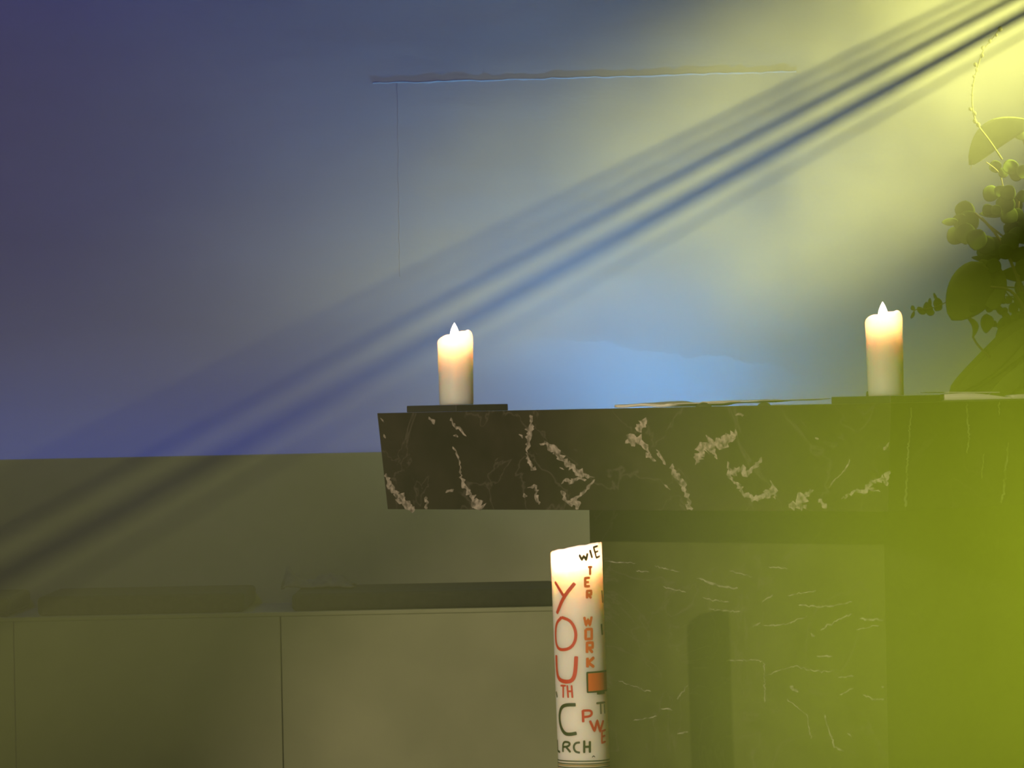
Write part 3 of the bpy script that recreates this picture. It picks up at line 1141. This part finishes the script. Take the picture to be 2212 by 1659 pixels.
# fine flowering spray at the top
twig([(2160, 62), (2142, 85), (2122, 110), (2110, 150), (2102, 180), (2099, 215), (2102, 245), (2112, 272), (2135, 300), (2165, 345)], 0.0013, 0.0024, YP - 0.02, 'spray_stem', M_BUD)
for x, y, r in ((2160, 63, 5), (2152, 76, 3), (2138, 89, 4), (2123, 104, 4.5), (2121, 120, 4.5), (2107, 140, 4.5), (2110, 151, 4), (2104, 166, 3.5), (2101, 184, 3), (2100, 205, 3),
                (2096, 236, 4), (2105, 245, 4.5), (2106, 262, 5), (2113, 270, 5)):
    bud(x, y, r, YP - 0.02)
# large top leaf, arching
o = leaf((2226, 262), (2093, 356), 62, YP, M_LEAF, -0.16, 'broad_leaf', 0.95, 0.2)
leaf((2224, 300), (2200, 262), 40, YP + 0.02, M_LEAF, 0.1, 'leaf', 0.9, 0.1)
twig([(2100, 344), (2097, 366)], 0.0008, 0.0006, YP, 'leaf_tip')
cz = lambda L: [(1940 + a / 5.184, 300 + b / 5.184, r / 5.184) for a, b, r in L]
rounds = cz([(1090, 310, 62), (1180, 380, 50), (1260, 310, 78), (1330, 390, 75), (1405, 370, 70), (1040, 610, 82), (1150, 590, 62), (1230, 600, 78), (1010, 800, 60), (1100, 800, 55),
             (1200, 720, 92), (1290, 730, 90), (1250, 850, 92), (1345, 950, 90), (1275, 1010, 85), (1395, 640, 60), (1340, 850, 70),
             (745, 800, 95), (700, 930, 80), (790, 920, 105), (650, 1080, 92), (760, 1060, 105), (890, 1130, 105), (985, 1185, 95), (1065, 1205, 100), (1160, 1205, 95),
             (1255, 1150, 90), (1330, 1080, 85), (960, 1265, 70), (1090, 1290, 72), (1200, 1270, 75), (1310, 1290, 80), (1395, 1290, 75), (1070, 1420, 72), (1395, 1440, 75), (1400, 1100, 70)])
for i, (x, y, r) in enumerate(rounds):
    a = prnd.uniform(0, 2 * math.pi)
    dx, dy = math.cos(a) * r * 1.18, math.sin(a) * r * 1.18
    leaf((x - dx, y - dy), (x + dx, y + dy), r * 2.35, YP + prnd.uniform(-0.06, 0.05), M_LEAF2, 0.0, 'round_leaf', 0.95, prnd.uniform(-0.35, 0.35))
leaf((2070, 478), (2034, 480), 17, YP, M_LEAF2, 0, 'round_leaf', 0.9, 0.1)
leaf((2178, 460), (2115, 462), 18, YP, M_LEAF2, 0, 'round_leaf', 0.9, 0.1)
leaf((2150, 555), (2098, 556), 14, YP, M_LEAF2, 0.05, 'round_leaf', 0.9, 0.1)
leaf((2240, 575), (2160, 592), 36, YP, M_LEAF2, 0.08, 'round_leaf', 0.9, 0.1)
twig([(2106, 460), (2130, 482), (2172, 515)], 0.0028, 0.0022, YP, 'twig')
twig([(2130, 350), (2160, 372), (2166, 400), (2175, 440)], 0.0012, 0.002, YP, 'twig')
# broad hanging leaf
leaf((2122, 566), (2056, 692), 100, YP - 0.04, M_LEAF, 0.05, 'broad_leaf', 0.86, 0.05)
leaf((2148, 590), (2104, 672), 74, YP - 0.03, M_LEAF, -0.1, 'broad_leaf', 0.85, 0.1)
leaf((2120, 560), (2150, 670), 70, YP - 0.035, M_LEAF, 0.05, 'leaf', 0.9, 0.1)
# bud twig on the left
c2 = lambda a, b: (1940 + a / 5.53, 580 + b / 5.53)
twig([c2(580, 400), c2(500, 440), c2(380, 480), c2(250, 480), c2(185, 500), c2(160, 590)], 0.0014, 0.0008, YP - 0.04, 'twig')
for a, b, w in (((500, 470), (460, 350), 20), ((520, 490), (440, 420), 20), ((400, 540), (330, 400), 21), ((330, 540), (230, 460), 14), ((470, 380), (425, 290), 6), ((390, 440), (380, 350), 8),
                ((190, 500), (165, 440), 9), ((195, 510), (150, 600), 7), ((440, 530), (330, 510), 14)):
    leaf(c2(*a), c2(*b), w, YP - 0.04, M_LEAF2, 0.05, 'bud_leaf', 0.9, 0.1)
# stalks and small leaves to the right of it
twig([c2(1190, 215), c2(1300, 220), c2(1400, 232), c2(1504, 210)], 0.0018, 0.002, YP, 'twig')
twig([c2(1235, 225), c2(1290, 280), c2(1330, 330), c2(1420, 400)], 0.0016, 0.0022, YP, 'twig')
twig([c2(1150, 350), c2(1300, 335), c2(1450, 330)], 0.0014, 0.0018, YP, 'twig')
for a, b, w in (((1504, 230), (1390, 250), 40), ((1500, 380), (1390, 330), 34), ((1200, 330), (1280, 420), 18), ((1350, 340), (1290, 420), 16), ((1420, 420), (1330, 520), 22),
                ((1180, 440), (1240, 560), 14), ((1310, 480), (1200, 540), 16), ((1240, 540), (1340, 600), 15), ((1060, 540), (1050, 775), 27), ((1100, 560), (1080, 740), 17),
                ((1110, 640), (1180, 690), 14), ((1290, 580), (1180, 710), 16), ((1350, 600), (1280, 640), 12), ((1430, 560), (1350, 590), 15), ((850, 490), (960, 470), 17), ((1000, 470), (920, 515), 12),
                ((1480, 520), (1420, 640), 40), ((1530, 560), (1440, 720), 44), ((1040, 480), (1150, 470), 20), ((1400, 80), (1504, 140), 20), ((1540, 330), (1440, 470), 50),
                ((1500, 130), (1380, 90), 10)):
    leaf(c2(*a), c2(*b), w, YP + prnd.uniform(-0.04, 0.03), M_LEAF2, 0.04, 'small_leaf', 0.85, prnd.uniform(-0.2, 0.2))
leaf(c2(830, 578), c2(890, 830), 15, YP - 0.03, M_LEAF, 0.26, 'curled_leaf', 0.8, 0.0)
twig([c2(890, 810), c2(940, 900), c2(1010, 980), c2(1100, 1060)], 0.0022, 0.003, YP - 0.03, 'twig')
# big low leaves with narrow gaps between them
for a, b, w, bd, d in (((1540, 600), (612, 1490), 80, 0.10, 0.0), ((1600, 660), (690, 1490), 40, 0.03, -0.02), ((1600, 900), (740, 1520), 34, -0.03, -0.01),
                       ((1640, 1000), (900, 1540), 40, 0.0, 0.01), ((1700, 1080), (1040, 1640), 40, 0.0, -0.03), ((1720, 1190), (1230, 1660), 56, 0.0, 0.0),
                       ((1600, 560), (1180, 960), 70, 0.0, 0.02), ((1640, 720), (1120, 1160), 56, 0.0, 0.03), ((1700, 700), (1250, 1180), 80, 0, 0.04),
                       ((1760, 900), (1330, 1330), 70, 0, 0.05), ((1780, 1200), (1400, 1640), 90, 0, 0.02)):
    leaf(c2(*a), c2(*b), w, YP + d - 0.02, M_LEAF, bd, 'broad_leaf', 0.92, prnd.uniform(-0.1, 0.1), None, 0.1)

# ------------------------------------------------------------------ spotlights (outside the picture)
def fixture(name, label, src, direction, r, length, hang):
    t = thing(name, label, 'lamp', src)
    q = direction.to_track_quat('Z', 'Y')
    mat = q.to_matrix()

    def tr(vs):
        return [mat @ Vector(x) for x in vs]

    v, f = lathe([(r * 0.55, -0.30), (r * 0.9, -0.26), (r, -0.2), (r, length), (r * 0.96, length), (r * 0.96, -0.10), (0.004, -0.12)], 36, None, True, True)
    obj('housing', tr(v), f, M_METAL, t, True)
    v, f = lathe([(r * 1.06, length - 0.02), (r * 1.06, length + 0.015), (r * 0.97, length + 0.015), (r * 0.97, length - 0.02)], 36, None, False, False)
    obj('front_ring', tr(v), f, M_METAL, t, True)
    if hang:
        top = ZT - src.z
        o1 = tube([(0, 0, r + 0.02), (0, 0, top - 0.001)], 0.02)
        o2 = tube([(r + 0.03, 0, 0), (r + 0.03, 0, r + 0.04), (-r - 0.03, 0, r + 0.04), (-r - 0.03, 0, 0)], 0.012)
    else:
        o1 = tube([(0, 0, -r - 0.02), (0, 0, -src.z + 0.03)], 0.018)
        o2 = merge(tube([(r + 0.03, 0, 0), (r + 0.03, 0, -r - 0.04), (-r - 0.03, 0, -r - 0.04), (-r - 0.03, 0, 0)], 0.012), *[
            tube([(0, 0, -src.z + 0.12), (0.3 * math.cos(a), 0.3 * math.sin(a), -src.z + 0.012)], 0.01) for a in (0.3, 2.4, 4.5)])
    obj('pole', *o1, M_METAL, t, True)
    obj('yoke', *o2, M_METAL, t, True)
    return t


fx = fixture('stage_spotlight', 'black stage spotlight hung from the ceiling, throwing the yellow beam', BEAM_SRC, BEAM_DIR, 0.14, 0.66, True)
# unseen bars added in the spotlight's mouth to cut dark streaks into the beam
LD = 0.60
cam_p = Vector((0, 0, CAMZ))
nvec = Vector((0.482, 0.876))
for nval, wmm in ((1092, 5.6), (1040, 4.4), (1007, 2.4), (978, 2.0), (1142, 1.3)):
    # picture point on that streak
    p = Vector((1653, 337)) + nvec * (nval - 1092)
    tgt = at(p.x, p.y, BEAM_Y)
    d = (tgt - BEAM_SRC).normalized()
    c = BEAM_SRC + d * LD
    plane_n = d.cross((cam_p - BEAM_SRC).normalized()).normalized()
    bar_dir = plane_n.cross(BEAM_DIR).normalized()
    up = bar_dir.cross(d).normalized()
    hw = wmm / 1000.0 / 2
    V = []
    for e in (-0.128, 0.128):
        for s in (-1, 1):
            for q in (0, 0.012):
                V.append(c + bar_dir * e + up * hw * s + d * q - BEAM_SRC)
    F = [(0, 1, 3, 2), (4, 6, 7, 5), (0, 4, 5, 1), (2, 3, 7, 6), (0, 2, 6, 4), (1, 5, 7, 3)]
    obj('streak_bar', V, F, M_METAL, fx)

# ------------------------------------------------------------------ haze in the room
def haze_mat(name, density):
    m = bpy.data.materials.new(name)
    m.use_nodes = True
    n, l = m.node_tree.nodes, m.node_tree.links
    n.clear()
    o = n.new('ShaderNodeOutputMaterial')
    s = n.new('ShaderNodeVolumeScatter')
    s.inputs['Color'].default_value = (1, 1, 1, 1)
    s.inputs['Density'].default_value = density
    s.inputs['Anisotropy'].default_value = 0.0
    l.new(s.outputs[0], o.inputs['Volume'])
    return m, n, l, s


hm = haze_mat('stage_haze', 0.022)[0]
hz = boxobj('haze', XL + 0.01, XR - 0.01, 3.6, WALL_Y + 0.02, -0.02, ZT + 0.02, hm)
tag(hz, 'thin stage haze hanging in the whole chancel', 'haze', None, 'stuff')

def smoke(name, label, x0, x1, y0, y1, z0, z1, xr, density, seed, fade=0.3, lo=0.25):
    pm, n, l, s = haze_mat(name, 0.0)

    def mul(a, b):
        k = n.new('ShaderNodeMath')
        k.operation = 'MULTIPLY'
        for i, q in enumerate((a, b)):
            if isinstance(q, (int, float)):
                k.inputs[i].default_value = q
            else:
                l.new(q, k.inputs[i])
        return k.outputs[0]

    def ramp(v, a, b, x=0.0, y=1.0):
        k = n.new('ShaderNodeMapRange')
        k.interpolation_type = 'SMOOTHSTEP'
        for i, q in enumerate((a, b, x, y)):
            k.inputs[i + 1].default_value = q
        l.new(v, k.inputs[0])
        return k.outputs[0]

    geo = n.new('ShaderNodeNewGeometry')
    sep = n.new('ShaderNodeSeparateXYZ')
    l.new(geo.outputs['Position'], sep.inputs[0])
    tx = n.new('ShaderNodeTexNoise')
    tx.noise_dimensions = '4D'
    tx.inputs['W'].default_value = seed
    tx.inputs['Scale'].default_value = 2.6
    tx.inputs['Detail'].default_value = 3
    l.new(geo.outputs['Position'], tx.inputs['Vector'])
    d = mul(ramp(tx.outputs['Fac'], 0.34, 0.62, lo, 1.0), ramp(sep.outputs['X'], *xr))
    for ax_, p, q in (('Y', y0, y1), ('Z', z0, z1)):
        d = mul(d, ramp(sep.outputs[ax_], p, p + fade))
        d = mul(d, ramp(sep.outputs[ax_], q - fade, q, 1.0, 0.0))
    d = mul(d, ramp(sep.outputs['X'], x1 - fade, x1, 1.0, 0.0))
    l.new(mul(d, density), s.inputs['Density'])
    return tag(boxobj('smoke', x0, x1, y0, y1, z0, z1, pm), label, 'smoke', None, 'stuff')


# denser drifting smoke around the mouth of the spotlight, thinning out to the left
smoke('smoke_plume', 'denser drifting smoke lit yellow by the spotlight at upper right', -1.7, 2.5, 9.35, 10.75, 0.98, 2.9, (-0.9, 1.3), 0.38, 15.24, 0.3, 0.10)
smoke('low_smoke', 'low green-lit smoke drifting in front of the right end of the altar', -0.1, 1.9, 5.6, 7.25, -0.01, 1.35, (-0.02, 0.62), 0.40, 5.1, 0.4, 0.75)
